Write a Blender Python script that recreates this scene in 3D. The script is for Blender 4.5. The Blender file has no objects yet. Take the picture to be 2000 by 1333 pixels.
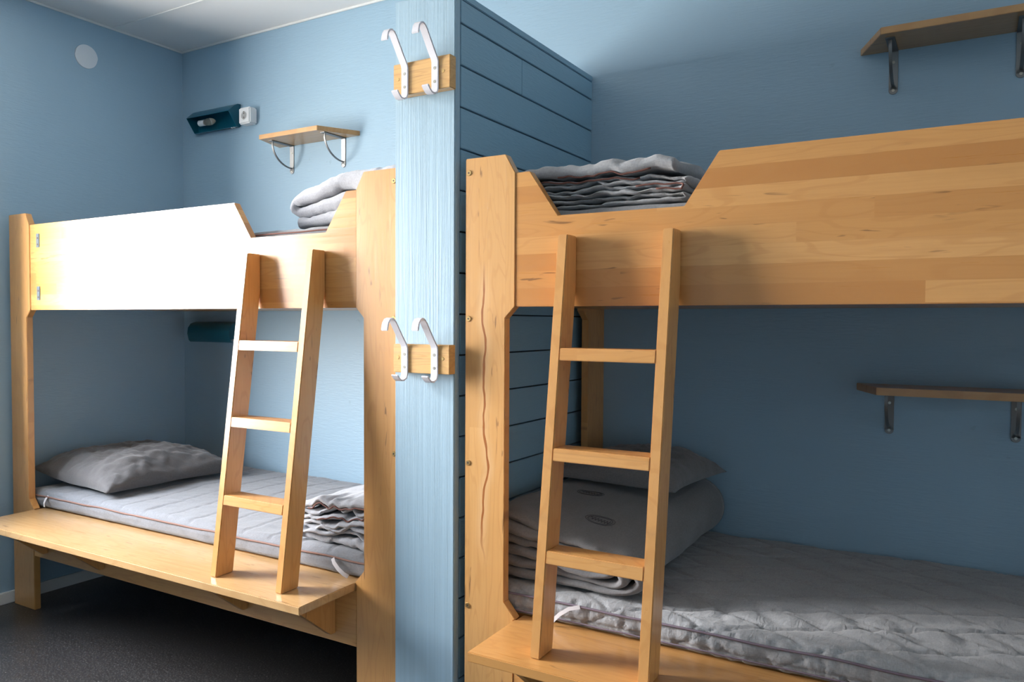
import bpy, bmesh, math, random
from mathutils import Vector, noise, Matrix
from mathutils.bvhtree import BVHTree

S = bpy.context.scene
COL = S.collection
R = math.radians

# ------------------------------------------------------------------ camera
FPX, PY = 1524.25, 679.25            # focal length and principal row of a 2000 x 1333 frame
cam = bpy.data.cameras.new('camera')
cam.sensor_width = 36.0
cam.lens = FPX / 2000 * 36
cam.shift_y = (PY - 666.5) / 2000
cam.clip_start = 0.02
co = bpy.data.objects.new('camera', cam)
COL.objects.link(co)
yaw, pit, rol = R(30.5424), R(1.838), R(-0.290)
fw = Vector((-math.sin(yaw)*math.cos(pit), math.cos(yaw)*math.cos(pit), -math.sin(pit)))
rt = Vector((math.cos(yaw), math.sin(yaw), 0))
dn = fw.cross(rt)
r2 = math.cos(rol)*rt + math.sin(rol)*dn
d2 = -math.sin(rol)*rt + math.cos(rol)*dn
m = Matrix((r2, -d2, -fw)).transposed().to_4x4()
m.translation = (0, 0, 1.2124)
co.matrix_world = m
S.camera = co

# ------------------------------------------------------------------ light and exposure
S.view_settings.view_transform = 'Standard'
S.view_settings.look = 'None'
S.view_settings.gamma = 1
S.view_settings.use_curve_mapping = False
S.view_settings.exposure = 0.0
SKY = 112.0
WINS = ((0.36, 1.35, 0.85), (-1.10, -0.78, 1.45))     # two windows in the left wall, just out of frame
WIN_Z1, WALL_T = 2.20, 0.26
wd = bpy.data.worlds.new('world')
S.world = wd
wd.use_nodes = True
nt = wd.node_tree
nt.nodes.clear()
wo = nt.nodes.new('ShaderNodeOutputWorld')
bg = nt.nodes.new('ShaderNodeBackground')
tc = nt.nodes.new('ShaderNodeTexCoord')
sp = nt.nodes.new('ShaderNodeSeparateXYZ')
rp = nt.nodes.new('ShaderNodeValToRGB')
mr = nt.nodes.new('ShaderNodeMapRange')
nt.links.new(tc.outputs['Generated'], sp.inputs[0])
mr.inputs['From Min'].default_value = -1
nt.links.new(sp.outputs[2], mr.inputs['Value'])
nt.links.new(mr.outputs[0], rp.inputs[0])
e = rp.color_ramp.elements
e[0].position = 0.0; e[0].color = (.50, .50, .48, 1)
e[1].position = 1.0; e[1].color = (.58, .68, .84, 1)
a = e.new(0.47); a.color = (.61, .58, .54, 1)
a = e.new(0.53); a.color = (1.02, .985, .95, 1)
nt.links.new(rp.outputs[0], bg.inputs[0])
bg.inputs[1].default_value = SKY
nt.links.new(bg.outputs[0], wo.inputs[0])

def portal(name, loc, rot, sx, sy):
    l = bpy.data.lights.new(name, 'AREA')
    l.shape = 'RECTANGLE'; l.size = sx; l.size_y = sy
    l.cycles.is_portal = True
    o = bpy.data.objects.new(name, l)
    COL.objects.link(o)
    o.location = loc; o.rotation_euler = rot
for w0, w1, wz in WINS:
    portal('window_daylight', (-3.56, (w0+w1)/2, (wz+WIN_Z1)/2), (0, R(-90), 0), WIN_Z1-wz, w1-w0)
S.cycles.max_bounces = 14
S.cycles.diffuse_bounces = 8
S.cycles.sample_clamp_indirect = 6

# ------------------------------------------------------------------ node helpers
class NT:
    def __init__(s, name):
        s.m = bpy.data.materials.new(name)
        s.m.use_nodes = True
        s.t = s.m.node_tree
        s.t.nodes.clear()
        s.out = s.t.nodes.new('ShaderNodeOutputMaterial')
        s.b = s.t.nodes.new('ShaderNodeBsdfPrincipled')
        s.t.links.new(s.b.outputs[0], s.out.inputs[0])
    def n(s, typ, **k):
        x = s.t.nodes.new(typ)
        for a_, v in k.items(): setattr(x, a_, v)
        return x
    def put(s, sock, v):
        if isinstance(v, bpy.types.NodeSocket): s.t.links.new(v, sock)
        elif isinstance(v, (tuple, list)):
            sock.default_value = tuple(v) + ((1,) if len(v) == 3 and len(sock.default_value) == 4 else ())
        else: sock.default_value = v
    def math(s, op, a_, b_=0.0, c_=0.0):
        x = s.n('ShaderNodeMath', operation=op)
        s.put(x.inputs[0], a_); s.put(x.inputs[1], b_); s.put(x.inputs[2], c_)
        return x.outputs[0]
    def xyz(s, coord='Object'):
        t_ = s.n('ShaderNodeTexCoord')
        x = s.n('ShaderNodeSeparateXYZ')
        s.t.links.new(t_.outputs[coord], x.inputs[0])
        return x.outputs
    def comb(s, a_, b_, c_):
        x = s.n('ShaderNodeCombineXYZ')
        for i, v in enumerate((a_, b_, c_)): s.put(x.inputs[i], v)
        return x.outputs[0]
    def noise(s, vec, scale=1.0, detail=3.0, rough=0.5, dist=0.0):
        x = s.n('ShaderNodeTexNoise')
        s.put(x.inputs['Vector'], vec)
        x.inputs['Scale'].default_value = scale
        x.inputs['Detail'].default_value = detail
        x.inputs['Roughness'].default_value = rough
        x.inputs['Distortion'].default_value = dist
        return x.outputs['Fac']
    def white(s, vec):
        x = s.n('ShaderNodeTexWhiteNoise', noise_dimensions='3D')
        s.put(x.inputs['Vector'], vec)
        return x.outputs['Value']
    def ramp(s, f, stops):
        x = s.n('ShaderNodeValToRGB')
        s.put(x.inputs[0], f)
        el = x.color_ramp.elements
        while len(el) > 1: el.remove(el[-1])
        el[0].position = stops[0][0]; el[0].color = tuple(stops[0][1]) + (1,)
        for p, c in stops[1:]:
            q = el.new(p); q.color = tuple(c) + (1,)
        return x.outputs[0]
    def mr(s, v, a0, a1, b0=0.0, b1=1.0, smooth=False):
        x = s.n('ShaderNodeMapRange')
        if smooth: x.interpolation_type = 'SMOOTHSTEP'
        s.put(x.inputs[0], v)
        for i, q in enumerate((a0, a1, b0, b1)): x.inputs[i+1].default_value = q
        return x.outputs[0]
    def mix(s, f, a_, b_, mode='MIX'):
        x = s.n('ShaderNodeMix', data_type='RGBA', blend_type=mode)
        s.put(x.inputs[0], f); s.put(x.inputs[6], a_); s.put(x.inputs[7], b_)
        return x.outputs[2]
    def bump(s, h, dist=0.001, strength=1.0):
        x = s.n('ShaderNodeBump')
        x.inputs['Distance'].default_value = dist
        x.inputs['Strength'].default_value = strength
        s.put(x.inputs['Height'], h)
        s.t.links.new(x.outputs[0], s.b.inputs['Normal'])
    def set(s, **k):
        for a_, v in k.items(): s.put(s.b.inputs[a_.replace('_', ' ')], v)
        return s.m

def plain(name, c, rough=.5, metal=0.0, **k):
    t = NT(name)
    t.set(Base_Color=c, Roughness=rough, Metallic=metal, **k)
    return t.m

BENCH_SHEEN = ((.60, .375, .175), (.55, .32, .13), (.44, .23, .08))  # paler than BIRCH: window sheen on the left bench put into the tones
BIRCH = ((.64, .340, .120), (.565, .277, .083), (.45, .192, .048))
def wood(name, along='x', across='z', stave=.044, seg=.9, seed=0.0, tones=BIRCH, rough=.30, contrast=1.0, vein=None, smoky=.0, coat=(.40, .20)):
    t = NT(name)
    X = dict(zip('xyz', t.xyz()))
    third = [c for c in 'xyz' if c not in (along, across)][0]
    u = X[along]; v = X[across]; w = X[third]
    vs = t.math('DIVIDE', t.math('ADD', v, 3.0 + seed*.013), stave)
    st = t.math('FLOOR', vs)
    r1 = t.white(t.comb(st, seed, 1.7))
    us = t.math('DIVIDE', t.math('ADD', u, t.math('MULTIPLY', r1, 7.0)), seg)
    sg = t.math('FLOOR', us)
    rnd = t.white(t.comb(st, sg, seed + .5))
    base = t.ramp(t.math('ADD', t.math('MULTIPLY', rnd, contrast), (1-contrast)*.35), [(0, tones[0]), (.55, tones[1]), (1, tones[2])])
    off = t.math('MULTIPLY', rnd, 37.0)
    # cathedral figure
    lo = t.noise(t.comb(t.math('ADD', t.math('MULTIPLY', u, 1.7), off), t.math('MULTIPLY', v, 11.0), t.math('ADD', t.math('MULTIPLY', w, 3.0), seed)), 1.0, 2.0, .5, .3)
    ring = t.math('SINE', t.math('MULTIPLY', lo, 75.0))
    ring = t.mr(ring, .55, 1.0, 0, 1, True)
    c = t.mix(t.math('MULTIPLY', ring, .30), base, tones[2])
    fine = t.noise(t.comb(t.math('ADD', t.math('MULTIPLY', u, 3.5), off), t.math('MULTIPLY', v, 160.0), t.math('MULTIPLY', w, 60.0)), 1.0, 4.0, .6)
    c = t.mix(t.mr(fine, .45, .75, 0, .28), c, tones[2])
    mot = t.noise(t.comb(t.math('ADD', t.math('MULTIPLY', u, 6.0), off), t.math('MULTIPLY', v, 16.0), t.math('MULTIPLY', w, 9.0)), 1.0, 3.0, .55, .6)
    c = t.mix(t.mr(mot, .5, .8, 0, .42 + smoky), c, tuple(q*.86 for q in tones[1]))
    fl = t.noise(t.comb(t.math('ADD', t.math('MULTIPLY', u, 11.0), off), t.math('MULTIPLY', v, 85.0), seed), 1.0, 2.0, .5, .5)
    fl2 = t.noise(t.comb(t.math('ADD', t.math('MULTIPLY', u, 2.0), off), t.math('MULTIPLY', v, 14.0), seed + 9), 1.0, 2.0)
    f = t.math('MULTIPLY', t.mr(fl, .63, .71, 0, 1, True), t.mr(fl2, .50, .62, 0, .85, True))
    c = t.mix(f, c, (.20, .09, .03))
    jn = t.math('ABSOLUTE', t.math('SUBTRACT', t.math('FRACT', vs), .5))
    c = t.mix(t.mr(jn, .488, .5, 0, .22), c, (.25, .13, .05))
    if vein:
        x0, z0, z1 = vein
        q = t.noise(t.comb(0.0, 0.0, t.math('MULTIPLY', u, 4.2)), 1.0, 2.5, .5)
        cv = t.math('ADD', x0, t.math('MULTIPLY', t.math('SUBTRACT', q, .5), .11))
        d = t.math('ABSOLUTE', t.math('SUBTRACT', v, cv))
        wv = t.noise(t.comb(5.0, 0.0, t.math('MULTIPLY', u, 16.0)), 1.0, 2.0)
        lim = t.math('MULTIPLY', t.mr(u, z0, z0+.12, 0, 1), t.mr(u, z1, z1-.08, 0, 1))
        core = t.math('MULTIPLY', t.math('LESS_THAN', d, t.math('MULTIPLY', wv, .0064)), lim)
        halo = t.math('MULTIPLY', t.mr(d, .028, 0.0, 0, .40, True), lim)
        c = t.mix(halo, c, (.72, .50, .28))
        c = t.mix(core, c, (.33, .11, .022))
    t.bump(t.math('ADD', t.math('MULTIPLY', fine, .3), t.math('MULTIPLY', mot, .7)), .0006, .5)
    t.set(Base_Color=c, Roughness=t.mr(fine, .3, .7, rough-.03, rough+.08))
    t.b.inputs['Coat Weight'].default_value = coat[0]
    t.b.inputs['Coat Roughness'].default_value = coat[1]
    return t.m

def paint(name, c, stretch=(1, 1, 1), scale=90, dist=.0010, rough=.55, streak=0.0):
    t = NT(name)
    X = t.xyz()
    v = t.comb(*[t.math('MULTIPLY', X[i], stretch[i]) for i in range(3)])
    n1 = t.noise(v, scale, 3.0, .6, .4)
    big = t.noise(t.comb(X[0], X[1], X[2]), 2.2, 3.0)
    cc = t.mix(t.mr(big, .3, .7, 0, .25), c, tuple(q*.90 for q in c))
    spk = t.noise(t.comb(X[0], X[1], X[2]), 26.0, 1.0)
    cc = t.mix(t.mr(spk, .78, .82, 0, .25), cc, tuple(q*.6 for q in c))
    if streak:
        s1 = t.noise(v, scale*.45, 2.0, .5)
        cc = t.mix(t.mr(s1, .35, .7, 0, streak), cc, tuple(min(1, q*1.22) for q in c))
    t.bump(n1, dist, .8)
    t.set(Base_Color=cc, Roughness=rough)
    return t.m

def fabric(name, c, c2=None, weave=420.0, dist=.0009, wr=0.0, rough=.92):
    t = NT(name)
    X = t.xyz()
    v = t.comb(X[0], X[1], X[2])
    a1 = t.noise(t.comb(t.math('MULTIPLY', X[0], .25), X[1], t.math('MULTIPLY', X[2], 1.0)), weave, 2.0, .6)
    b1 = t.noise(t.comb(X[0], t.math('MULTIPLY', X[1], .25), t.math('MULTIPLY', X[2], .3)), weave, 2.0, .6)
    w = t.math('ADD', a1, b1)
    m_ = t.noise(v, 9.0, 4.0, .6)
    c2 = c2 or tuple(q*.72 for q in c)
    cc = t.mix(t.mr(w, .75, 1.25, 0, .8), c, c2)
    cc = t.mix(t.mr(m_, .35, .7, 0, .3), cc, tuple(q*.85 for q in c))
    h = t.math('MULTIPLY', w, .25)
    if wr:
        w1 = t.noise(t.comb(t.math('MULTIPLY', X[0], 1.0), t.math('MULTIPLY', X[1], .45), X[2]), 38.0, 3.0, .55, 1.2)
        h = t.math('ADD', h, t.math('MULTIPLY', w1, wr))
    t.bump(h, dist*2.2, .8)
    t.set(Base_Color=cc, Roughness=rough)
    t.b.inputs['Sheen Weight'].default_value = .25
    t.b.inputs['Sheen Roughness'].default_value = .5
    t.b.inputs['Specular IOR Level'].default_value = .2
    return t.m

# ------------------------------------------------------------------ object helpers
def origin(o):
    v = Vector((0, 0, 0))
    while o is not None:
        v += o.location
        o = o.parent
    return v

def tag(o, label=None, cat=None, group=None, kind=None):
    if label: o['label'] = label
    if cat: o['category'] = cat
    if group: o['group'] = group
    if kind: o['kind'] = kind
    return o

def thing(name, loc, label, cat, group=None):
    o = bpy.data.objects.new(name, None)
    o.empty_display_size = .05
    COL.objects.link(o)
    o.location = loc
    return tag(o, label, cat, group)

def link(name, me, mat, parent=None, loc=None):
    """mesh in world coordinates -> object with its origin at the parent's (or at loc)"""
    base = origin(parent) if parent else Vector(loc or (0, 0, 0))
    me.transform(Matrix.Translation(-base))
    o = bpy.data.objects.new(name, me)
    COL.objects.link(o)
    if parent: o.parent = parent
    else: o.location = base
    if mat: me.materials.append(mat)
    return o

def from_bm(name, bm, mat, parent=None, smooth=False, loc=None, angle=None):
    bmesh.ops.recalc_face_normals(bm, faces=bm.faces[:])
    me = bpy.data.meshes.new(name)
    bm.to_mesh(me); bm.free()
    if smooth:
        for p in me.polygons: p.use_smooth = True
        if angle: me.set_sharp_from_angle(angle=R(angle))
    return link(name, me, mat, parent, loc)

def bevel(bm, w, seg=2):
    if w > 0:
        bmesh.ops.bevel(bm, geom=bm.edges[:], offset=w, segments=seg, affect='EDGES', clamp_overlap=True)

def box(name, x0, x1, y0, y1, z0, z1, mat, parent=None, bev=.0015, loc=None, seg=2):
    bm = bmesh.new()
    bmesh.ops.create_cube(bm, size=1)
    for v in bm.verts:
        v.co = Vector(((x0+x1)/2 + v.co.x*(x1-x0), (y0+y1)/2 + v.co.y*(y1-y0), (z0+z1)/2 + v.co.z*(z1-z0)))
    bevel(bm, bev, seg)
    return from_bm(name, bm, mat, parent, loc=loc)

def prism(name, pts, axis, a0, a1, mat, parent=None, bev=.0015, tf=None, loc=None):
    """polygon pts in the plane across axis, extruded from a0 to a1"""
    def P(p, a_):
        q = {'y': (p[0], a_, p[1]), 'x': (a_, p[0], p[1]), 'z': (p[0], p[1], a_)}[axis]
        return Vector(tf(q)) if tf else Vector(q)
    bm = bmesh.new()
    A = [bm.verts.new(P(p, a0)) for p in pts]
    B = [bm.verts.new(P(p, a1)) for p in pts]
    bm.faces.new(A); bm.faces.new(B[::-1])
    n = len(pts)
    for i in range(n):
        bm.faces.new((A[i], B[i], B[(i+1) % n], A[(i+1) % n]))
    bmesh.ops.recalc_face_normals(bm, faces=bm.faces[:])
    bevel(bm, bev)
    return from_bm(name, bm, mat, parent, loc=loc)

def cyl(name, c, axis, r, h, mat, parent=None, seg=20, r2_=None, bev=0.0):
    """cylinder starting at c and running h along axis ('x','y','z')"""
    bm = bmesh.new()
    bmesh.ops.create_cone(bm, cap_ends=True, segments=seg, radius1=r, radius2=r if r2_ is None else r2_, depth=abs(h))
    rot = {'z': Matrix(), 'x': Matrix.Rotation(R(90), 4, 'Y'), 'y': Matrix.Rotation(R(-90), 4, 'X')}[axis]
    if h < 0: rot = Matrix.Rotation(R(180), 4, 'X' if axis != 'x' else 'Z') @ rot
    d = Vector({'x': (h/2, 0, 0), 'y': (0, h/2, 0), 'z': (0, 0, h/2)}[axis])
    bm.transform(Matrix.Translation(Vector(c) + d) @ rot)
    if bev: bevel(bm, bev, 1)
    return from_bm(name, bm, mat, parent, smooth=True, angle=35)

def tube(name, pts, r, mat, parent=None, seg=6, closed=False, flat=1.0, loc=None):
    bm = bmesh.new()
    pts = [Vector(p) for p in pts]
    n = len(pts)
    rings = []
    up = Vector((0, 0, 1))
    for i, p in enumerate(pts):
        t_ = (pts[(i+1) % n] - pts[i-1]) if closed else (pts[min(i+1, n-1)] - pts[max(i-1, 0)])
        t_.normalize()
        s_ = t_.cross(up)
        if s_.length < 1e-3: s_ = t_.cross(Vector((1, 0, 0)))
        s_.normalize(); q = s_.cross(t_).normalized()
        rings.append([bm.verts.new(p + s_*math.cos(a_)*r + q*math.sin(a_)*r*flat) for a_ in [2*math.pi*k/seg for k in range(seg)]])
    m_ = n if closed else n-1
    for i in range(m_):
        A, B = rings[i], rings[(i+1) % n]
        for k in range(seg):
            bm.faces.new((A[k], A[(k+1) % seg], B[(k+1) % seg], B[k]))
    if not closed:
        bm.faces.new(rings[0]); bm.faces.new(rings[-1][::-1])
    return from_bm(name, bm, mat, parent, smooth=True, loc=loc)

def strip(name, prof, x0, x1, th, mat, parent=None, bev=.0008):
    """flat bar bent along prof (y, z points), width x0..x1, thickness th"""
    P = [Vector((p[0], p[1])) for p in prof]
    L, Rr = [], []
    for i, p in enumerate(P):
        t_ = P[min(i+1, len(P)-1)] - P[max(i-1, 0)]
        t_.normalize()
        nn = Vector((-t_.y, t_.x))
        L.append(p + nn*th/2); Rr.append(p - nn*th/2)
    bm = bmesh.new()
    rows = []
    for a_, b_ in zip(L, Rr):
        rows.append([bm.verts.new((x0, a_.x, a_.y)), bm.verts.new((x1, a_.x, a_.y)), bm.verts.new((x1, b_.x, b_.y)), bm.verts.new((x0, b_.x, b_.y))])
    for A, B in zip(rows, rows[1:]):
        for k in range(4):
            bm.faces.new((A[k], A[(k+1) % 4], B[(k+1) % 4], B[k]))
    bm.faces.new(rows[0]); bm.faces.new(rows[-1][::-1])
    bmesh.ops.recalc_face_normals(bm, faces=bm.faces[:])
    if bev:
        ed = [e_ for e_ in bm.edges if len(e_.link_faces) == 2 and e_.calc_face_angle(0) > R(60)]
        bmesh.ops.bevel(bm, geom=ed, offset=bev, segments=2, affect='EDGES', clamp_overlap=True)
    return from_bm(name, bm, mat, parent, smooth=True, angle=50)

def copies(o, spots, parent=None):
    base = o.location.copy()
    for s_ in spots:
        c = o.copy()
        COL.objects.link(c)
        c.parent = parent or o.parent
        c.location = base + Vector(s_)
        for ch in o.children:
            d_ = ch.copy(); COL.objects.link(d_); d_.parent = c

def fbm(p, oct_=3):
    return noise.fractal(Vector(p), .6, 2.0, oct_)

# ------------------------------------------------------------------ materials
BLUE = (.275, .405, .510)
M = {}
M['wall'] = paint('wall_paint', BLUE, (.30, .30, 2.4), 75, .0011, .55)
M['wall_pale'] = plain('pale_wall_paint', (.55, .68, .78), .7)
M['wall_plain'] = paint('wall_paint_smooth', BLUE, (.6, .6, 1.2), 60, .0007, .5)
M['plank'] = paint('plank_paint', (.245, .415, .54), (.5, .35, 3.0), 70, .0014, .42)
M['column'] = paint('corner_board_paint', (.295, .425, .52), (3.0, 3.0, .05), 55, .0009, .42, streak=.5)
M['ceil'] = plain('ceiling_paint', (.72, .715, .71), .8)
M['trimw'] = plain('white_trim', (.70, .70, .69), .5)
M['dark'] = plain('shadow_gap', (.03, .05, .07), .9)
M['guard_l'] = wood('birch_guard_left', 'x', 'z', .044, .95, 3.0)
M['guard_r'] = wood('birch_guard_right', 'x', 'z', .044, 1.1, 11.0)
M['post_l'] = wood('birch_post_left', 'z', 'x', .056, 2.6, 21.0, contrast=.45, coat=(.9, .28))
M['post_r'] = wood('birch_post_right', 'z', 'x', .056, 2.6, 5.0, ((.66, .375, .145), (.60, .32, .105), (.48, .225, .06)), contrast=.4, vein=(.060, .55, 1.38), coat=(.9, .28))  # tones paler than BIRCH, the haze over this post put into its colour
M['apron'] = wood('birch_apron', 'x', 'z', .1, 1.5, 31.0, contrast=.5)
M['bench_l'] = wood('birch_bench_left', 'x', 'y', .4, 3.0, 41.0, BENCH_SHEEN, contrast=.3, smoky=.35, coat=(1.0, .16))
M['bench_r'] = wood('birch_bench_right', 'x', 'y', .4, 3.0, 47.0, contrast=.2, smoky=.25, coat=(.6, .2))
M['side'] = wood('birch_side', 'z', 'y', .1, 2.0, 51.0, contrast=.4)
M['rail'] = wood('birch_ladder', 'z', 'y', .2, 3.0, 61.0, contrast=.25)
M['rung'] = wood('birch_rung', 'x', 'z', .2, .4, 71.0, contrast=.5)
M['shelf'] = wood('birch_shelf', 'x', 'y', .3, 1.0, 81.0, ((.54, .31, .13), (.48, .26, .10), (.38, .18, .06)), .35, .4)
M['rack'] = wood('birch_rack', 'x', 'z', .2, .6, 91.0, ((.70, .43, .17), (.60, .34, .11), (.42, .2, .06)), .35, .4)
M['steel'] = plain('brushed_steel', (.25, .25, .25), .52, .9)
M['screw'] = plain('screw_metal', (.45, .43, .38), .35, 1.0)
M['brass'] = plain('brass_bolt', (.62, .42, .18), .35, 1.0)
M['brassd'] = plain('bolt_socket', (.06, .03, .02), .6)
M['hook'] = plain('white_lacquered_metal', (.74, .74, .80), .38)
M['zinc'] = plain('zinc_plate', (.085, .11, .13), .75)
M['teal'] = plain('teal_enamel', (.004, .085, .135), .28)
M['white'] = plain('white_plastic', (.72, .73, .74), .4)
M['whited'] = plain('grey_socket_recess', (.35, .35, .35), .6)
M['bulb'] = plain('clear_bulb_glass', (.9, .8, .65), .05, Transmission_Weight=.85)
M['disc'] = plain('white_cover', (.62, .66, .70), .55)
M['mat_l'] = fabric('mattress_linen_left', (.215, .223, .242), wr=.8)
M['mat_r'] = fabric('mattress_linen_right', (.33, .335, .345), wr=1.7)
M['duv_ul'] = fabric('duvet_linen_pale', (.40, .41, .45), wr=.5)
M['duv_ll'] = fabric('quilt_linen_pale', (.35, .36, .39), wr=.7)
M['duv_ur'] = fabric('duvet_linen_grey', (.37, .38, .40), wr=.7)
M['duv_lr'] = fabric('duvet_linen_shaded', (.20, .196, .20), wr=.3)  # darker copy of the linen, shade of the lower bunk in its colour
M['pil'] = fabric('pillow_linen', (.125, .121, .124), wr=.5)
M['pipe_l'] = plain('pink_brown_piping', (.22, .125, .10), .85)
M['pipe_r'] = plain('mauve_piping', (.16, .125, .16), .8)
M['pipe_b'] = plain('russet_piping', (.13, .052, .040), .85)
M['elastic'] = plain('white_elastic', (.62, .60, .62), .8)
M['stitch'] = plain('dark_stitching', (.06, .06, .07), .8)
M['winglass'] = None

def floor_mat():
    t = NT('speckled_vinyl')
    X = t.xyz()
    v = t.comb(X[0], X[1], X[2])
    n1 = t.noise(v, 170.0, 2.0, .7)
    n2 = t.noise(v, 110.0, 2.0, .6)
    c = t.mix(t.mr(n1, .52, .72, 0, .9), (.022, .020, .0195), (.15, .14, .13))
    c = t.mix(t.mr(n2, .66, .73, 0, .8), c, (.34, .32, .29))
    t.bump(n1, .0004, .4)
    t.set(Base_Color=c, Roughness=.30)
    return t.m
M['floor'] = floor_mat()

# ------------------------------------------------------------------ room shell
XL, YB, ZC = -3.540, 2.637, 2.597
XR, YF = 1.95, -2.3
def struct(o): o['kind'] = 'structure'; return o
struct(box('floor', XL-.26, XR+.12, YF-.12, YB+.12, -.10, 0, M['floor'], bev=0))
struct(box('wall_back', XL-.26, XR+.12, YB, YB+.12, 0, ZC+.1, M['wall'], bev=0))
struct(box('wall_right', XR, XR+.12, YF-.12, YB, 0, ZC+.1, M['wall_pale'], bev=0))
struct(box('wall_front', XL-.26, XR, YF-.12, YF, 0, ZC+.1, M['wall_plain'], bev=0))
bm = bmesh.new()
(a0, a1, az), (b0, b1, bz) = WINS
for (y0, y1, z0, z1) in ((YF-.12, b0, 0, ZC+.1), (b1, a0, 0, ZC+.1), (a1, YB+.12, 0, ZC+.1), (a0, a1, 0, az), (a0, a1, WIN_Z1, ZC+.1), (b0, b1, 0, bz), (b0, b1, WIN_Z1, ZC+.1)):
    g = bmesh.ops.create_cube(bm, size=1)
    for v in g['verts']:
        v.co = Vector((XL-WALL_T/2 + v.co.x*WALL_T, (y0+y1)/2 + v.co.y*(y1-y0), (z0+z1)/2 + v.co.z*(z1-z0)))
struct(from_bm('wall_left', bm, M['wall']))
gm = NT('window_pane')
tr = gm.n('ShaderNodeBsdfTransparent'); gl = gm.n('ShaderNodeBsdfGlossy'); gl.inputs['Roughness'].default_value = 0
mx = gm.n('ShaderNodeMixShader'); mx.inputs[0].default_value = .06
gm.t.links.new(tr.outputs[0], mx.inputs[1]); gm.t.links.new(gl.outputs[0], mx.inputs[2]); gm.t.links.new(mx.outputs[0], gm.out.inputs[0])
for i, (w0, w1, WIN_Z0) in enumerate(WINS):
    xo = XL-WALL_T
    wf = struct(box('window_%d' % (i+1), xo, xo+.06, w0, w0+.05, WIN_Z0, WIN_Z1, M['white']))
    for args in ((w1-.05, w1, WIN_Z0, WIN_Z1), (w0+.05, w1-.05, WIN_Z0, WIN_Z0+.05), (w0+.05, w1-.05, WIN_Z1-.05, WIN_Z1)):
        box('window_frame', xo, xo+.06, *args, M['white'], wf)
    box('window_sill', xo+.06, XL+.04, w0+.001, w1-.001, WIN_Z0, WIN_Z0+.02, M['white'], wf)
    box('pane', xo+.03, xo+.035, w0+.05, w1-.05, WIN_Z0+.05, WIN_Z1-.05, gm.m, wf, bev=0)

# ceiling: boards meeting at flush strips
ce = struct(box('ceiling', XL-.26, XR+.12, YF-.12, YB+.12, ZC+.012, ZC+.12, M['ceil'], bev=0))
ys = [YB, 2.266, 1.066, -.134, -1.334, YF]
for i, (a1_, a0_) in enumerate(zip(ys, ys[1:])):
    box('ceiling_panel', XL, XR, a0_+(.003), a1_-(.003), ZC, ZC+.012, M['ceil'], ce, bev=0)
    if i:
        box('cover_strip', XL, XR, a1_-.012, a1_+.012, ZC-.003, ZC+.001, M['trimw'], ce, bev=.001)
struct(box('trim_1', XL, XR, YB-.010, YB, ZC-.009, ZC, M['trimw'], bev=.002))
struct(box('trim_2', XL, XL+.010, YF, YB, ZC-.009, ZC, M['trimw'], bev=.002))
struct(box('baseboard_left', XL, XL+.014, YF, YB, 0, .050, M['trimw'], bev=.003))
struct(box('baseboard_back', XL+.014, XR, YB-.014, YB, 0, .050, M['trimw'], bev=.003))

# partition between the bunks: core, corner board, planks with open grooves
XA, XP, XB, YL = -1.4268, -1.2200, -1.1900, 1.766
wm = struct(box('wall_middle', XA, XP-.016, YL+.012, YB, 0, 2.094, M['dark'], bev=0))
box('corner_board', XA, XP, 1.757, 1.783, 0, 2.116, M['column'], wm, bev=.0025)
box('side_board', XA-.004, XA, 1.800, YB, 0, 2.094, M['wall_plain'], wm, bev=0)
box('cap_board', XA-.004, XP+.001, 1.783, YB, 2.096, 2.116, M['plank'], wm, bev=.002)
rnd = random.Random(4)
k = 0
G0, GP = 2.0299, .1136
zs = [2.096] + [G0 - GP*i for i in range(18)]
zs = [z for z in zs if z > .03] + [0.0]
for i, (z1, z0) in enumerate(zip(zs, zs[1:])):
    cuts = {4: [2.30], 1: [2.12], 9: [2.40], 12: [2.05]}.get(i, [])
    yy = [1.786] + cuts + [YB]
    for y0, y1 in zip(yy, yy[1:]):
        jut = rnd.uniform(-.0006, .0006)
        box('plank', XP-.016, XP+jut, y0 + (.0005 if y0 > 1.8 else 0), y1 - (.0005 if y1 < 2.6 else 0), z0+.0024, z1-.0024, M['plank'], wm, bev=.0014)

# ------------------------------------------------------------------ bunk beds
def bolt(parent, x, z):
    o = cyl('bolt', (x, YL, z), 'y', .0078, -.0022, M['brass'], parent, 20, bev=.0008)
    cyl('bolt_socket', (x, YL-.0021, z), 'y', .0026, -.0004, M['brassd'], o, 6)

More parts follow.
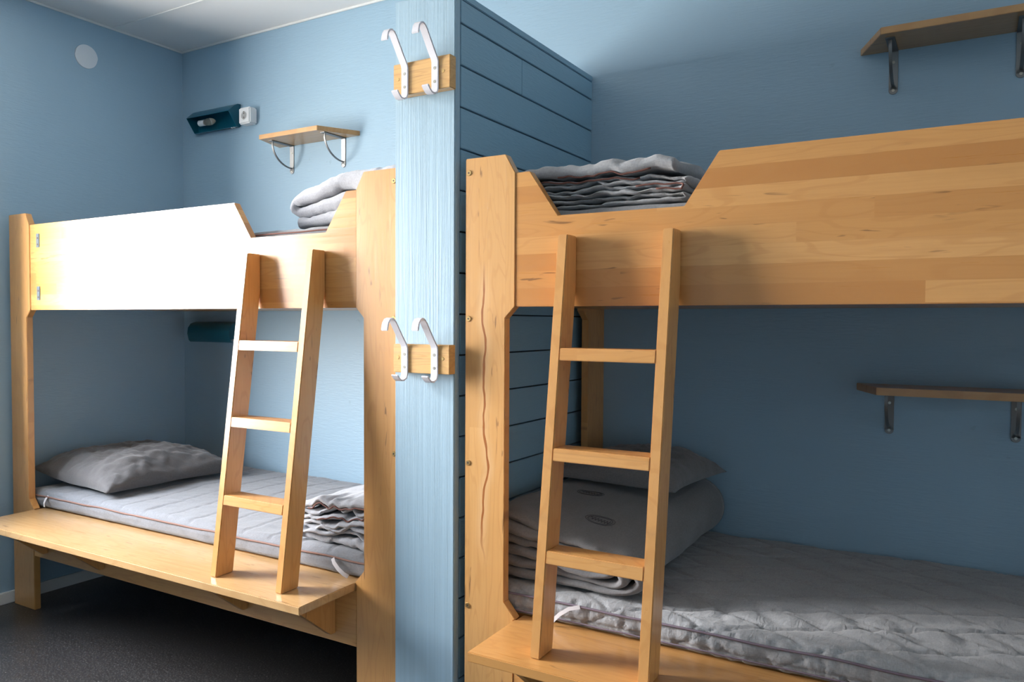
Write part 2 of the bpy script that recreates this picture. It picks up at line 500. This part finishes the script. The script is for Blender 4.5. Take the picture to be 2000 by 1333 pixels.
def bunk(name, xo, d, label, mats, bolts):
    """xo: outer edge at the partition, d: +1 runs right, -1 runs left"""
    X = lambda u: xo + d*u
    Lb = 2.080
    t = thing(name, (xo, YL, 0), label, 'bunk bed', 'birch bunk beds')
    w1, wp, wg, wn, wn2, wh = .126, .1554, .1976, .2794, .608, .688
    Zpt, Zpg, Zn, Zhi, Zgb, Zb = 1.6537, 1.6032, 1.4845, 1.6042, 1.2540, .4254
    def post(f):
        pts = [(0, 0), (0, Zpt), (w1, Zpt), (wp, Zpg), (wp, Zgb), (w1, Zgb-.030), (w1, .466), (wp+.006, Zb), (wp, Zb-.004), (wp, 0)]
        return prism('post', [(X(f(a_)), b_) for a_, b_ in pts], 'y', YL, YL+.026, mats['post'], t, .0018)
    post(lambda u: u); post(lambda u: Lb-u)
    gb = [(wp, Zgb), (wp, Zpg), (wg, Zpg), (wn, Zn), (wn2, Zn), (wh, Zhi), (Lb-wp, Zhi), (Lb-wp, Zgb)]
    go = prism('guard_board', [(X(a_), b_) for a_, b_ in gb], 'y', YL+.0025, YL+.0275, mats['guard'], t, .0015)
    prism('apron_board', [(X(wp+.0008), .229), (X(wp+.0008), .400), (X(Lb-wp-.0008), .400), (X(Lb-wp-.0008), .229)], 'y', YL+.002, YL+.027, M['apron'], t, .0012)
    # bench board, its front edge a touch low
    tilt = lambda q: (q[0], q[1], q[2] - (YL-q[1])*.018)
    prism('bench_board', [(X(.1606), 1.540), (X(Lb-.1606), 1.540), (X(Lb-.1606), YL), (X(.1606), YL)], 'z', .401, Zb, mats['bench'], t, .0020, tf=tilt)
    # lip of the bench continuing to the bed base
    box('bed_ledge', min(X(.163), X(Lb-.163)), max(X(.163), X(Lb-.163)), YL+.0005, YL+.045, .401, .4235, mats['bench'], t, .001)
    for u in (.25, .64, 1.44, 1.83):
        prism('bench_bracket', [(1.575, .397), (YL, .401), (YL, .257), (YL-.020, .257)], 'x', X(u)-.011, X(u)+.011, M['side'], t, .0012)
    # bases of both beds
    x0, x1 = sorted((X(.02), X(Lb-.02)))
    box('bed_base', x0, x1, YL+.030, YB-.02, 1.262, 1.285, mats['guard'], t, .001)
    for y in (1.86, 1.98, 2.10, 2.22, 2.34, 2.46, 2.575):
        box('slat', x0, x1, y-.035, y+.035, .401, .4225, M['apron'], t, .001)
    # rear posts stand edge-on against the wall
    for u in ((.002, Lb-.028) if d > 0 else ()):
        ps = [(YB, 0), (YB-.150, 0), (YB-.150, .425), (YB-.126+.0, .466)]
        ps = [(YB-.002, 0), (YB-.168, 0), (YB-.168, .425), (YB-.140, .466), (YB-.140, 1.224), (YB-.178, 1.254), (YB-.178, 1.60), (YB-.140, 1.654), (YB-.002, 1.654)]
        xx = X(u)
        prism('rear_post', ps, 'x', xx, xx+.025, M['side'], t, .0015)
    for z in bolts:
        bolt(t, X(.011), z)
    if d < 0:
        for z in (1.537, 1.322):
            p = box('bracket_plate', -3.302, -3.280, YL+.0002, YL+.0024, z-.028, z+.028, M['zinc'], t, .001)
            p['label'] = 'small zinc plate screwed to the guard board'
            for q in (-.016, .010):
                cyl('screw', (-3.291, YL+.0003, z+q), 'y', .004, -.0010, M['brassd'], p, 10)
    return t

bunk('bunk_bed', XA, -1, 'birch bunk bed on the left of the blue partition, against the left wall', dict(post=M['post_l'], guard=M['guard_l'], bench=M['bench_l']), (1.617, 1.222, .83))
bunk('bunk_bed', XB, 1, 'birch bunk bed on the right of the blue partition, with bolts up its front post', dict(post=M['post_r'], guard=M['guard_r'], bench=M['bench_r']), (1.615, 1.222, .829, .435))

# ------------------------------------------------------------------ ladders
def ladder(xa, xb, label):
    t = thing('bunk_ladder', ((xa+xb)/2, 1.62, .4254), label, 'ladder', 'birch ladders of the bunk beds')
    zb, zt = .4225, 1.4290
    sl = .130
    yf = lambda z: 1.585 + (z-.4254)*sl
    yk = lambda z: min(yf(z)+.0665, YL-.0005+.0005)
    zk = .4254 + (YL-.0665-1.585)/sl
    wr = .0262
    for x0, x1 in ((xa, xa+wr), (xb-wr, xb)):
        zz = zb + .0005
        pts = [(yf(zz), zz), (yf(zz)+.0665, zz), (YL, zk), (YL, zt), (yf(zt), zt)]
        # foot follows the bench slope
        pts[0] = (yf(zz), zz-.0002); pts[1] = (pts[1][0], zz+.0012)
        prism('rail', pts, 'x', x0, x1, M['rail'], t, .0022)
    for ztop in (1.1515, .9125, .6730):
        y0 = yf(ztop) - .0004
        pts = [(y0, ztop), (y0-.030*sl, ztop-.030), (y0-.030*sl+.064, ztop-.030), (y0+.064, ztop)]
        prism('rung', pts, 'x', xa+wr-.0003, xb-wr+.0003, M['rung'], t, .0018)
ladder(-2.015, -1.705, 'birch ladder leaning on the left bunk, standing on its bench')
ladder(-.883, -.588, 'birch ladder leaning on the right bunk, standing on its bench')

# ------------------------------------------------------------------ shelves on steel brackets
def shelf(xs_back, xs_front, zt, zb, brx, label):
    t = thing('wall_shelf', ((xs_back[0]+xs_back[1])/2, YB, zb), label, 'shelf', 'small birch wall shelves')
    prism('shelf_board', [(xs_back[0], YB), (xs_back[1], YB), (xs_front[1], YB-.168), (xs_front[0], YB-.168)], 'z', zb, zt, M['shelf'], t, .0012)
    for bx in brx:
        w = .0125
        yw = YB - .0015
        prof = [(YB-.135, zb-.0018), (yw-.004, zb-.0018), (yw-.0005, zb-.006), (yw-.0005, zb-.118)]
        b = strip('shelf_bracket', prof, bx-w, bx+w, .0028, M['steel'], t, .0006)
        cyl('bracket_foot', (bx, yw+.0009, zb-.118), 'y', w, -.0028, M['steel'], b, 24, bev=.0006)
        arc = []
        for k_ in range(15):
            a_ = k_/14*math.pi/2
            # bowed stay from under the shelf front to the foot of the wall leg
            arc.append((YB-.118*math.cos(a_)*1.0 - .003, zb-.006-.100*math.sin(a_)))
        arc = [(YB-.118, zb-.004)] + arc[1:]
        strip('bracket_stay', arc, bx-.0045, bx+.0045, .0045, M['steel'], b, .0008)
        for q in (-.035, -.119):
            cyl('screw', (bx, yw-.0018, zb+q), 'y', .0042, -.0014, M['screw'], b, 12)
shelf((-2.837, -2.337), (-2.785, -2.430), 2.051, 2.031, (-2.752, -2.432), 'small birch shelf on steel brackets above the left top bunk')
shelf((-.315, .185), (-.243, .113), 2.058, 2.038, (-.222, .102), 'small birch shelf on steel brackets above the right top bunk')
shelf((-.308, .192), (-.236, .126), 1.030, 1.008, (-.214, .112), 'shaded birch shelf on steel brackets above the right lower mattress')

# ------------------------------------------------------------------ coat racks on the corner board
def coat_rack(zc, zh, label):
    y0, y1 = 1.7285, 1.757
    t = thing('coat_rack', (-1.31, y1, zc), label, 'coat rack', 'coat racks on the blue corner board')
    box('rack_board', -1.409, -1.2165, y0, y1, zc-zh/2, zc+zh/2, M['rack'], t, .0015)
    for hx in (-1.3665, -1.2635):
        prof = [(-.048, -.043), (-.040, -.052), (-.030, -.0595), (-.018, -.0600), (-.007, -.0545), (-.0028, -.044), (-.0026, -.02), (-.0026, .028), (-.005, .036), (-.022, .058), (-.052, .100), (-.060, .108), (-.069, .111), (-.078, .108), (-.085, .099), (-.088, .088), (-.0895, .078)]
        h = strip('hook', [(y0+a_, zc+b_) for a_, b_ in prof], hx-.0120, hx+.0120, .0048, M['hook'], t, .0018)
        for q in (.012, -.024):
            cyl('screw', (hx, y0-.0049, zc+q), 'y', .0042, -.0008, M['screw'], h, 14)
    for sx in (-1.393, -1.239):
        cyl('screw', (sx, y0+.0004, zc+.002), 'y', .0048, -.0011, M['brass'], t, 14)
coat_rack(1.8855, .088, 'birch coat rack with two white hooks, upper one on the blue corner board')
coat_rack(1.1105, .080, 'birch coat rack with two white hooks, lower one on the blue corner board')

# ------------------------------------------------------------------ reading lamps, socket, cover disc
def lamp(zb, open_, label):
    x0, x1 = -3.412, -3.100
    t = thing('reading_lamp', ((x0+x1)/2, YB, zb), label, 'lamp', 'teal reading lamps')
    yb = YB
    if open_:
        back = [(yb-.003, zb+.112), (yb-.003, zb+.008), (yb-.010, zb+.001), (yb-.026, zb+.002)]
        hood = [(yb-.003, zb+.112), (yb-.020, zb+.110), (yb-.038, zb+.100), (yb-.074, zb+.066)]
        cap = [(yb-.003, zb+.112), (yb-.020, zb+.110), (yb-.038, zb+.100), (yb-.074, zb+.066), (yb-.028, zb+.002), (yb-.010, zb+.001), (yb-.003, zb+.008)]
    else:
        back = [(yb-.003, zb+.086), (yb-.003, zb+.002), (yb-.012, zb+.000)]
        hood = [(yb-.003, zb+.086), (yb-.030, zb+.087), (yb-.058, zb+.078), (yb-.074, zb+.058), (yb-.078, zb+.030), (yb-.070, zb-.004), (yb-.060, zb-.012)]
        cap = [(yb-.003, zb+.084), (yb-.030, zb+.085), (yb-.056, zb+.076), (yb-.072, zb+.058), (yb-.076, zb+.030), (yb-.068, zb+.006), (yb-.003, zb+.002)]
    strip('back_plate', back, x0, x1, .0020, M['teal'], t, 0)
    strip('lamp_shade', hood, x0, x1, .0020, M['teal'], t, 0)
    for a_ in (x0+.0005, x1-.0025):
        prism('end_cap', cap, 'x', a_, a_+.002, M['teal'], t, 0)
    # bulb in its holder, lying along the shade
    cyl('bulb_holder', (x0+.050, yb-.034, zb+.045), 'x', .015, .040, M['white'], t, 18, bev=.001)
    bm = bmesh.new()
    bmesh.ops.create_uvsphere(bm, u_segments=20, v_segments=12, radius=1)
    for v in bm.verts:
        v.co = Vector((x0+.125 + v.co.x*.042, yb-.034 + v.co.y*.018*(1-.15*v.co.x), zb+.045 + v.co.z*.018*(1-.15*v.co.x)))
    from_bm('light_bulb', bm, M['bulb'], t, smooth=True)
    if open_:
        for q in ((x1-.016, .060), (x1-.016, .036), (x1-.060, .070)):
            cyl('screw', (q[0], yb-.004, zb+q[1]), 'y', .004, -.002, M['screw'], t, 12)
    for q in (x1-.040, x1-.024):
        cyl('switch', (q, yb-.020, zb+.002), 'z', .006, -.004, M['white'], t, 12)
lamp(2.158, True, 'open teal reading lamp beside the white socket above the left top bunk')
lamp(1.120, False, 'teal reading lamp under the left top bunk')

t = thing('wall_socket', (-3.024, YB, 2.198), 'white box socket beside the open teal lamp', 'socket')
box('socket_box', -3.062, -2.984, YB-.048, YB, 2.158, 2.236, M['white'], t, .006, seg=3)
bm = bmesh.new()
ring = []
for k in range(28):
    a_ = 2*math.pi*k/28
    ring.append((math.cos(a_), math.sin(a_)))
A = [bm.verts.new((-3.023 + c*.0225, YB-.0482, 2.197 + s*.0225)) for c, s in ring]
B = [bm.verts.new((-3.023 + c*.0205, YB-.0502, 2.197 + s*.0205)) for c, s in ring]
C = [bm.verts.new((-3.023 + c*.0185, YB-.0482, 2.197 + s*.0185)) for c, s in ring]
for k in range(28):
    j = (k+1) % 28
    bm.faces.new((A[k], A[j], B[j], B[k])); bm.faces.new((B[k], B[j], C[j], C[k]))
from_bm('socket_ring', bm, M['white'], t, smooth=True)
cyl('socket_recess', (-3.023, YB-.0480, 2.197), 'y', .0183, -.0006, M['whited'], t, 24)
for q in (-.0095, .0095):
    cyl('socket_hole', (-3.023, YB-.0486, 2.197+q), 'y', .0030, -.0006, M['brassd'], t, 10)
for q in (-.017, .017):
    box('earth_clip', -3.023-abs(q)*.12, -3.023+abs(q)*.12, YB-.052, YB-.0480, 2.197+q-.002, 2.197+q+.002, M['screw'], t, 0)

t = thing('cover_disc', (XL, 2.127, 2.425), 'round pale cover disc high on the left wall', 'cover plate')
cyl('disc_plate', (XL, 2.127, 2.425), 'x', .0525, .007, M['disc'], t, 48, bev=.002)

# ------------------------------------------------------------------ soft things
def rounded_slab(x0, x1, y0, y1, z0, z1, r, step, disp):
    """rounded box as a welded grid; disp(co, normal) -> offset vector"""
    bm = bmesh.new()
    lo = Vector((x0, y0, z0)); hi = Vector((x1, y1, z1))
    n = [max(2, int(round((hi[i]-lo[i])/step))) for i in range(3)]
    n[2] = max(6, n[2])
    cache = {}
    def vert(i, j, k_):
        key = (i, j, k_)
        if key in cache: return cache[key]
        p = Vector((lo.x+(hi.x-lo.x)*i/n[0], lo.y+(hi.y-lo.y)*j/n[1], lo.z+(hi.z-lo.z)*k_/n[2]))
        c = Vector([min(max(p[a_], lo[a_]+r[a_]), hi[a_]-r[a_]) for a_ in range(3)])
        dd = p - c
        q = Vector([dd[a_]/r[a_] for a_ in range(3)])
        if q.length > 1e-9:
            mxx = max(abs(q.x), abs(q.y), abs(q.z))
            u = q.normalized()*mxx
            nrm = Vector([u[a_]/r[a_] for a_ in range(3)])
            nrm.normalize()
            p = c + Vector([u[a_]*r[a_] for a_ in range(3)])
        else: nrm = Vector((0, 0, 1))
        p = p + disp(p, nrm)
        cache[key] = bm.verts.new(p)
        return cache[key]
    def quad(f, A_, B_):
        for a_ in range(A_):
            for b_ in range(B_):
                bm.faces.new((f(a_, b_), f(a_+1, b_), f(a_+1, b_+1), f(a_, b_+1)))
    for k_ in (0, n[2]): quad(lambda a_, b_: vert(a_, b_, k_), n[0], n[1])
    for j in (0, n[1]): quad(lambda a_, b_: vert(a_, j, b_), n[0], n[2])
    for i in (0, n[0]): quad(lambda a_, b_: vert(i, a_, b_), n[1], n[2])
    return bm

def seam(v, period, w):
    q = abs((v/period) % 1.0 - .5)*2      # 1 on the seam
    dist = (1-q)*period/2
    return math.exp(-(dist/w)**2), dist

def mattress(x0, x1, zb, zt, mat, pipe, label, style, step=.0085, name='mattress', y0=1.797, pz=.0):
    t = thing(name, ((x0+x1)/2, (YL+YB)/2, zb), label, 'mattress')
    def disp(p, nr):
        h = 0.0
        if nr.z > .6:
            if style == 'diamond':
                s1, _ = seam(p.x+p.y*1.9, .24, .008); s2, _ = seam(p.x-p.y*1.9+.07, .24, .008)
                h -= .0070*max(s1, s2)
                h += .0030*fbm((p.x*9, p.y*22, 3.1)) + .004*fbm((p.x*4, p.y*5, 1))
                # creases running away from the front edge
                h -= .0060*max(0, 1-abs(noise.noise((p.x*9+p.y*9, p.y*5-p.x*2, 7)))*5)*math.exp(-((p.y-1.95)/.12)**2)
            else:
                s1, _ = seam(p.x+.03*math.sin(p.y*6), .135, .0055)
                s2 = 0
                if int(p.x*7) % 3 == 0: s2, _ = seam(p.y, .3, .005)
                h -= .0050*max(s1, s2*.6)
                h += .0022*fbm((p.x*12, p.y*30, 3.1)) + .004*fbm((p.x*3, p.y*4, 1))
        elif nr.y < -.5:
            hz = (p.z-zb)/(zt-zb)
            if style == 'diamond':
                s1, _ = seam(p.x+p.z*1.6, .24, .004); s2, _ = seam(p.x-p.z*1.6+.10, .24, .004)
                h -= .0055*max(s1, s2)
                h += .0030*fbm((p.x*30, p.z*10, 2.2)) - .0045*max(0, 1-abs(noise.noise((p.x*26, p.z*7, 4.4)))*5)*min(1, abs(math.sin(hz*3.14))*2) + .003*fbm((p.x*10, p.z*8, 9))
                h -= .004*math.exp(-((hz-.25)/.05)**2)
            else:
                h += .0022*fbm((p.x*8, p.z*40, 2.2)) + .003*fbm((p.x*5, 0, 9))
                h -= .003*math.exp(-((hz-.35+.1*noise.noise((p.x*4, 0, 0)))/.06)**2)
        return nr*h
    bm = rounded_slab(x0, x1, y0, YB-.006, zb, zt, (.05, .028, (zt-zb)*.48), step, disp)
    from_bm('mattress_body', bm, mat, t, smooth=True)
    pts = []
    n = 150
    zp = zt - (zt-zb)*.30 + pz
    for i in range(14):
        a_ = i/13
        pts.append((x0+.004+.03*(1-math.cos(a_*1.57))*0, y0+.40*(1-a_)+.05*a_, zp+.012-.004*a_))
    for i in range(n+1):
        a_ = i/n
        x = x0+.012 + (x1-x0-.024)*a_
        en = min(a_, 1-a_)*(x1-x0)
        cr = max(0, 1-en/.05)
        pts.append((x, y0-.0015 + .030*cr*cr + .0025*noise.noise((x*9, 1, 2)), zp + .004*noise.noise((x*6, 3, 1)) + .010*cr))
    for i in range(14):
        a_ = i/13
        pts.append((x1-.004, y0+.05+.35*a_, zp+.008+.004*a_))
    tube('piping', pts, .0030, pipe, t, 6)
    return t

def ribbon(name, pts, w, mat, parent):
    """flat elastic strap along pts; width runs along x"""
    bm = bmesh.new()
    rows = []
    for i, p in enumerate(pts):
        p = Vector(p)
        t_ = Vector(pts[min(i+1, len(pts)-1)]) - Vector(pts[max(i-1, 0)])
        t_.normalize()
        s_ = t_.cross(Vector((0, -1, .25))).normalized()*w/2
        nn = s_.cross(t_).normalized()*.0007
        rows.append([bm.verts.new(p-s_-nn), bm.verts.new(p+s_-nn), bm.verts.new(p+s_+nn), bm.verts.new(p-s_+nn)])
    for A_, B_ in zip(rows, rows[1:]):
        for k_ in range(4): bm.faces.new((A_[k_], A_[(k_+1) % 4], B_[(k_+1) % 4], B_[k_]))
    bm.faces.new(rows[0]); bm.faces.new(rows[-1][::-1])
    return from_bm(name, bm, mat, parent, smooth=True, angle=50)

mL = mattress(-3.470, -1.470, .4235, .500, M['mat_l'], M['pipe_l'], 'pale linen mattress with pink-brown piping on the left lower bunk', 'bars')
ribbon('elastic_strap', [(-1.700, 1.790, .476), (-1.690, 1.785, .465), (-1.672, 1.783, .450), (-1.650, 1.785, .436), (-1.638, 1.792, .428)], .013, M['elastic'], mL)
ribbon('elastic_strap', [(-3.300, 1.800, .482), (-3.302, 1.790, .468), (-3.305, 1.785, .452), (-3.307, 1.787, .436)], .011, M['elastic'], mL)
mR = mattress(-1.145, .855, .4235, .506, M['mat_r'], M['pipe_r'], 'quilted grey mattress with mauve piping on the right lower bunk', 'diamond', pz=.002, step=.0062)
ribbon('elastic_strap', [(-.852, 1.793, .484), (-.880, 1.787, .476), (-.905, 1.783, .458), (-.922, 1.782, .440), (-.930, 1.781, .430)], .010, M['elastic'], mR)
# lower binding of the quilted cover
tube('lower_binding', [(-1.10+i*.02, 1.7955+.0015*noise.noise((i*.4, 0, 0)), .440+.002*noise.noise((i*.3, 4, 0))) for i in range(96)], .0022, M['pipe_r'], mR, 5)
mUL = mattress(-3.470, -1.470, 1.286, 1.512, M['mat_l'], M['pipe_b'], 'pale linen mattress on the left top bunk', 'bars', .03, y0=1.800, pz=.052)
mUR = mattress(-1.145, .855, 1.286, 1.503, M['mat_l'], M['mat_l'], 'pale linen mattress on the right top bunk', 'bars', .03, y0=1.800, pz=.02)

def pillow(name, c, ux, uy, hx, hy, th, mat, label, seed=0, n=56, parent=None, pinch=None, lift=None):
    """c: base centre; ux, uy: in-plane axes"""
    t = thing(name, c, label, 'pillow')
    ux = Vector(ux).normalized(); uy = Vector(uy).normalized(); c = Vector(c)
    bm = bmesh.new()
    top = {}; bot = {}
    for i in range(n+1):
        for j in range(n+1):
            u = -1+2*i/n; v = -1+2*j/n
            edge = max(abs(u), abs(v))
            h = max(0.0, (1-abs(u)**3.0)*(1-abs(v)**3.0))**.47
            # sides drawn in between the corners
            px = u*hx*(1 - .10*(1-v*v)*abs(u)**3); py = v*hy*(1 - .10*(1-u*u)*abs(v)**3)
            w = 0
            wr = fbm((u*2.6+seed, v*2.6, seed*1.3), 4)
            rr = (1-abs(u)**4)*(1-abs(v)**4)
            hz = th*h*(1+.16*wr)
            rim = (1-h)*.7+.3
            hz += .006*rim*fbm((u*9+seed, v*9, 4), 3)*min(1, h*3)
            if pinch:
                for (pu, pv, pr, pa) in pinch:
                    g = math.exp(-((u-pu)**2+(v-pv)**2)/pr**2)
                    hz *= 1-pa*g
            lf = lift(u, v) if lift else 0
            p = c + ux*px + uy*py
            zt_ = p.z + lf + th*.16 + hz*.95
            zb_ = p.z + lf + th*.16 - hz*.16
            top[i, j] = bm.verts.new((p.x, p.y, zt_))
            if edge < 1: bot[i, j] = bm.verts.new((p.x, p.y, zb_))
            else: bot[i, j] = top[i, j]
    for i in range(n):
        for j in range(n):
            bm.faces.new((top[i, j], top[i+1, j], top[i+1, j+1], top[i, j+1]))
            q = (bot[i, j+1], bot[i+1, j+1], bot[i+1, j], bot[i, j])
            if len(set(q)) > 2:
                try: bm.faces.new(q)
                except ValueError: pass
    o = from_bm('pillow_case', bm, mat, t, smooth=True)
    return t, o

pillow('pillow', (-3.205, 2.150, .508), (1, -.03, 0), (.05, 1, 0), .285, .315, .120, M['pil'],
       'grey pillow on the left lower bunk', 2.0, 64, pinch=[(1.05, .15, .38, .45), (.2, -.9, .25, .1)],
       lift=lambda u, v: .035*max(0, -u)**2*1.2)

def folded(name, label, cat, x0, x1, y0, y1, z0, ths, mat, pipes=(), pipe_mat=None, wav=.008, kx=16, seed=0.0, slope=None,
           nx=70, ny=40, puff=.0, jit=.012, gap=.25, topdome=.0, start=1, scale=None, nested=False, side=0.0):
    """a cover folded along x, the stacked layers showing at the front. ths: thickness of each pass, bottom up.
    nested: the passes are wrapped one inside the other round a single fold at x1, else they run zigzag"""
    t = thing(name, ((x0+x1)/2, (y0+y1)/2, z0), label, cat)
    H = sum(ths)
    lines = []
    if not nested:
        pts = []
        zb_ = 0.0
        for p, th in enumerate(ths):
            ind0 = .024*abs(noise.noise((p*1.7, seed, 0))); ind1 = .024*abs(noise.noise((p*2.3, seed, 5)))
            a_, b_ = (x0+th/2+ind0, x1-th/2-ind1)
            if p % 2 == (0 if start > 0 else 1): a_, b_ = b_, a_
            zc = zb_ + th/2
            for i in range(nx+1):
                pts.append((a_+(b_-a_)*i/nx, zc, p+0.0, th))
            if p < len(ths)-1:
                sgn = 1 if b_ > a_ else -1
                z2 = zb_ + th + ths[p+1]/2
                for q in range(1, 8):
                    an = q/8*math.pi
                    r_ = (z2-zc)/2
                    pts.append((b_+sgn*math.sin(an)*r_, (zc+z2)/2 - math.cos(an)*r_, p + q/8, th + (ths[p+1]-th)*q/8))
            zb_ += th
        lines.append(pts)
    else:
        n_ = len(ths)//2
        th = H/(2*n_)
        for k_ in range(n_):
            zl, zu = th*(k_+.5), H - th*(k_+.5)
            r_ = (zu-zl)/2
            rx = r_*1.0
            xs = x0 + .03*noise.noise((k_*3.1, seed, 1)) + .012
            xe = x1 - H/2 - .010*k_
            pts = [(xs+(xe-xs)*i/nx, zl, k_*1.0, th) for i in range(nx+1)]
            pts += [(xe+math.sin(q/14*math.pi)*rx, (zl+zu)/2 - math.cos(q/14*math.pi)*r_, k_*1.0 + q/14*.5, th) for q in range(1, 14)]
            pts += [(xe+(xs-xe)*i/nx, zu, 2*n_-1-k_*1.0, th) for i in range(nx+1)]
            lines.append(pts)
    def shape(x, y, z, lay):
        """common deformation of the whole stack"""
        f = (x-x0)/(x1-x0)
        g = (y-y0)/(y1-y0)
        fr = math.exp(-g*4)
        k_ = (.35+.65*fr)
        lv = z/H
        dz = wav*k_*min(1, .25+lv*2.2)*(fbm((x*kx, y*5, lay*.45+seed), 3) + .6*noise.noise((x*kx*2.1, y*9, lay*.6+seed+5)))
        dz += lv*topdome*(1-(2*f-1)**2)
        if slope: dz += slope(f, g, lv)
        zz = z*(scale(f, g) if scale else 1)
        dy = jit*noise.noise((x*3, lay*2.1, seed+3))*fr + .010*noise.noise((x*7, lay*1.3, seed+8))*fr
        dx = (.010 + side)*noise.noise((y*6, lay*.8, seed+13))
        return Vector((x+dx, y+dy, z0 + max(zz + dz, z*.15)))
    bm = bmesh.new()
    for pts in lines:
        rows_t, rows_b, rim = [], [], []
        N = len(pts)
        for i in range(N):
            xa, za, la, th = pts[i]
            half = th*(1-gap)/2
            xp_, zp_ = pts[max(i-1, 0)][:2]; xn_, zn_ = pts[min(i+1, N-1)][:2]
            tx, tz = xn_-xp_, zn_-zp_
            l_ = math.hypot(tx, tz) or 1
            nx_, nz_ = -tz/l_, tx/l_
            rt_, rb_ = [], []
            for j in range(ny+1):
                g = (j/ny)**1.5
                y = y0+(y1-y0)*g
                taper = min(1, ((y-y0)/max(.016, half*.9)))
                e_ = half*(.10+.90*math.sqrt(max(0, 1-(1-taper)**2))) * (1+puff*math.sin(math.pi*min(1, g)))
                e_ *= 1+.25*noise.noise((xa*14, y*9, la*1.1+seed))
                # creases of the cloth
                cr = .0034*fbm((xa*22, y*14+la, za*40+seed), 3)
                rt_.append(bm.verts.new(shape(xa+nx_*(e_+cr), y, za+nz_*(e_+cr), la)))
                rb_.append(bm.verts.new(shape(xa-nx_*e_, y, za-nz_*e_, la)))
            rim.append((xa, za, la, half))
            rows_t.append(rt_); rows_b.append(rb_)
        for i in range(N-1):
            for j in range(ny):
                bm.faces.new((rows_t[i][j], rows_t[i+1][j], rows_t[i+1][j+1], rows_t[i][j+1]))
                bm.faces.new((rows_b[i][j], rows_b[i][j+1], rows_b[i+1][j+1], rows_b[i+1][j]))
            bm.faces.new((rows_t[i][0], rows_b[i][0], rows_b[i+1][0], rows_t[i+1][0]))
            bm.faces.new((rows_t[i][ny], rows_t[i+1][ny], rows_b[i+1][ny], rows_b[i][ny]))
        for i in (0, N-1):
            for j in range(ny):
                bm.faces.new((rows_t[i][j], rows_t[i][j+1], rows_b[i][j+1], rows_b[i][j]))
    o = from_bm('cover', bm, mat, t, smooth=True)
    N = len(rim)
    for (la0, la1, down) in pipes:
        pp = []
        for i in range(N):
            if la0 <= i/(N-1) <= la1:
                xa, za, la, half = rim[i]
                pp.append(shape(xa, y0 + .35*half*down, za - half*.95*down, la)+Vector((0, -.0012, 0)))
        tube('piping', pp, .0024, pipe_mat, t, 6)
    return t, o

# right top bunk: flat folded duvet, a thick soft layer over thin crumpled ones
folded('folded_duvet', 'grey duvet folded flat on the right top bunk, russet piping', 'duvet', -1.100, -.600, 1.832, 2.330, 1.509,
       [.012, .011, .012, .011, .013, .012, .044], M['duv_ur'],
       pipes=((.91, .985, 1), (.755, .83, 0), (.40, .47, 0)), pipe_mat=M['pipe_b'], wav=.011, kx=10, seed=3.0, nx=60, ny=28, gap=.28, topdome=.002, start=-1, jit=.020,
       slope=lambda f, g, lv: lv*(.008*math.exp(-((f-.65)/.22)**2) - .030*max(0, (.16-f)/.16)**2 - .012*max(0, (f-.85)/.15) + .02*g))
# left top bunk: thick duvet with rounded folds
folded('folded_duvet', 'pale duvet folded thick on the left top bunk, round folds to the left', 'duvet', -1.955, -1.490, 1.880, 2.480, 1.519, [.030, .036, .040], M['duv_ul'],
       wav=.008, kx=7, seed=8.0, nx=60, ny=30, gap=.03, puff=.08, start=-1, side=.02,
       slope=lambda f, g, lv: .068*min(1, f/.45)*(.25+.75*lv))
# left lower bunk: crumpled quilt
folded('folded_quilt', 'pale crumpled quilt folded at the foot of the left lower bunk', 'quilt', -1.885, -1.475, 1.822, 2.230, .504,
       [.026, .014, .015, .018, .014, .016, .026], M['duv_ll'],
       pipes=((.88, .99, 1), (.60, .68, 0)), pipe_mat=M['pipe_b'], wav=.016, kx=12, seed=15.0, nx=60, ny=30, gap=.12, start=1, jit=.022,
       slope=lambda f, g, lv: lv*(.045*f + .05*g*f))
# right lower bunk: big duvet wrapped round a single fold to the right, low at its front corner
dR, dcover = folded('folded_duvet', 'big shade-darkened grey duvet folded over at the left end of the right lower bunk', 'duvet', -1.158, -.700, 1.832, 2.585, .513,
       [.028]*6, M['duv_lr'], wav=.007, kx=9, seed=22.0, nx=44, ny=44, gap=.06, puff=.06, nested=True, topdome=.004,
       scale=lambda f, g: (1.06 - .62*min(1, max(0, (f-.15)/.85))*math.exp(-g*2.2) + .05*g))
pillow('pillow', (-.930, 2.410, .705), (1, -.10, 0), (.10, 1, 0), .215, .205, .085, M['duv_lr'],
       'shade-darkened grey pillow lying on the big folded duvet under the right top bunk', 6.0, 44)

# embroidered ovals on the duvet
def surf(o, x, y):
    dg = bpy.context.evaluated_depsgraph_get()
    return None
off = origin(dcover)
bv = BVHTree.FromPolygons([tuple(v.co + off) for v in dcover.data.vertices], [tuple(p.vertices) for p in dcover.data.polygons])
def drop(x, y):
    h = bv.ray_cast(Vector((x, y, 2.0)), Vector((0, 0, -1)))
    return (x, y, (h[0].z if h[0] else .7) + .0006)
for (cx_, cy_) in ((-.885, 1.990), (-1.00, 2.175)):
    for s_ in (1.0, .82):
        tube('embroidery', [drop(cx_+.040*s_*math.cos(a_)+.01*math.sin(a_), cy_+.026*s_*math.sin(a_)) for a_ in [2*math.pi*k/30 for k in range(30)]], .0008, M['stitch'], dcover, 4, closed=True)
    tube('embroidery', [drop(cx_-.028+.056*k/26, cy_+.009*math.sin(k*1.5)) for k in range(27)], .0009, M['stitch'], dcover, 4)
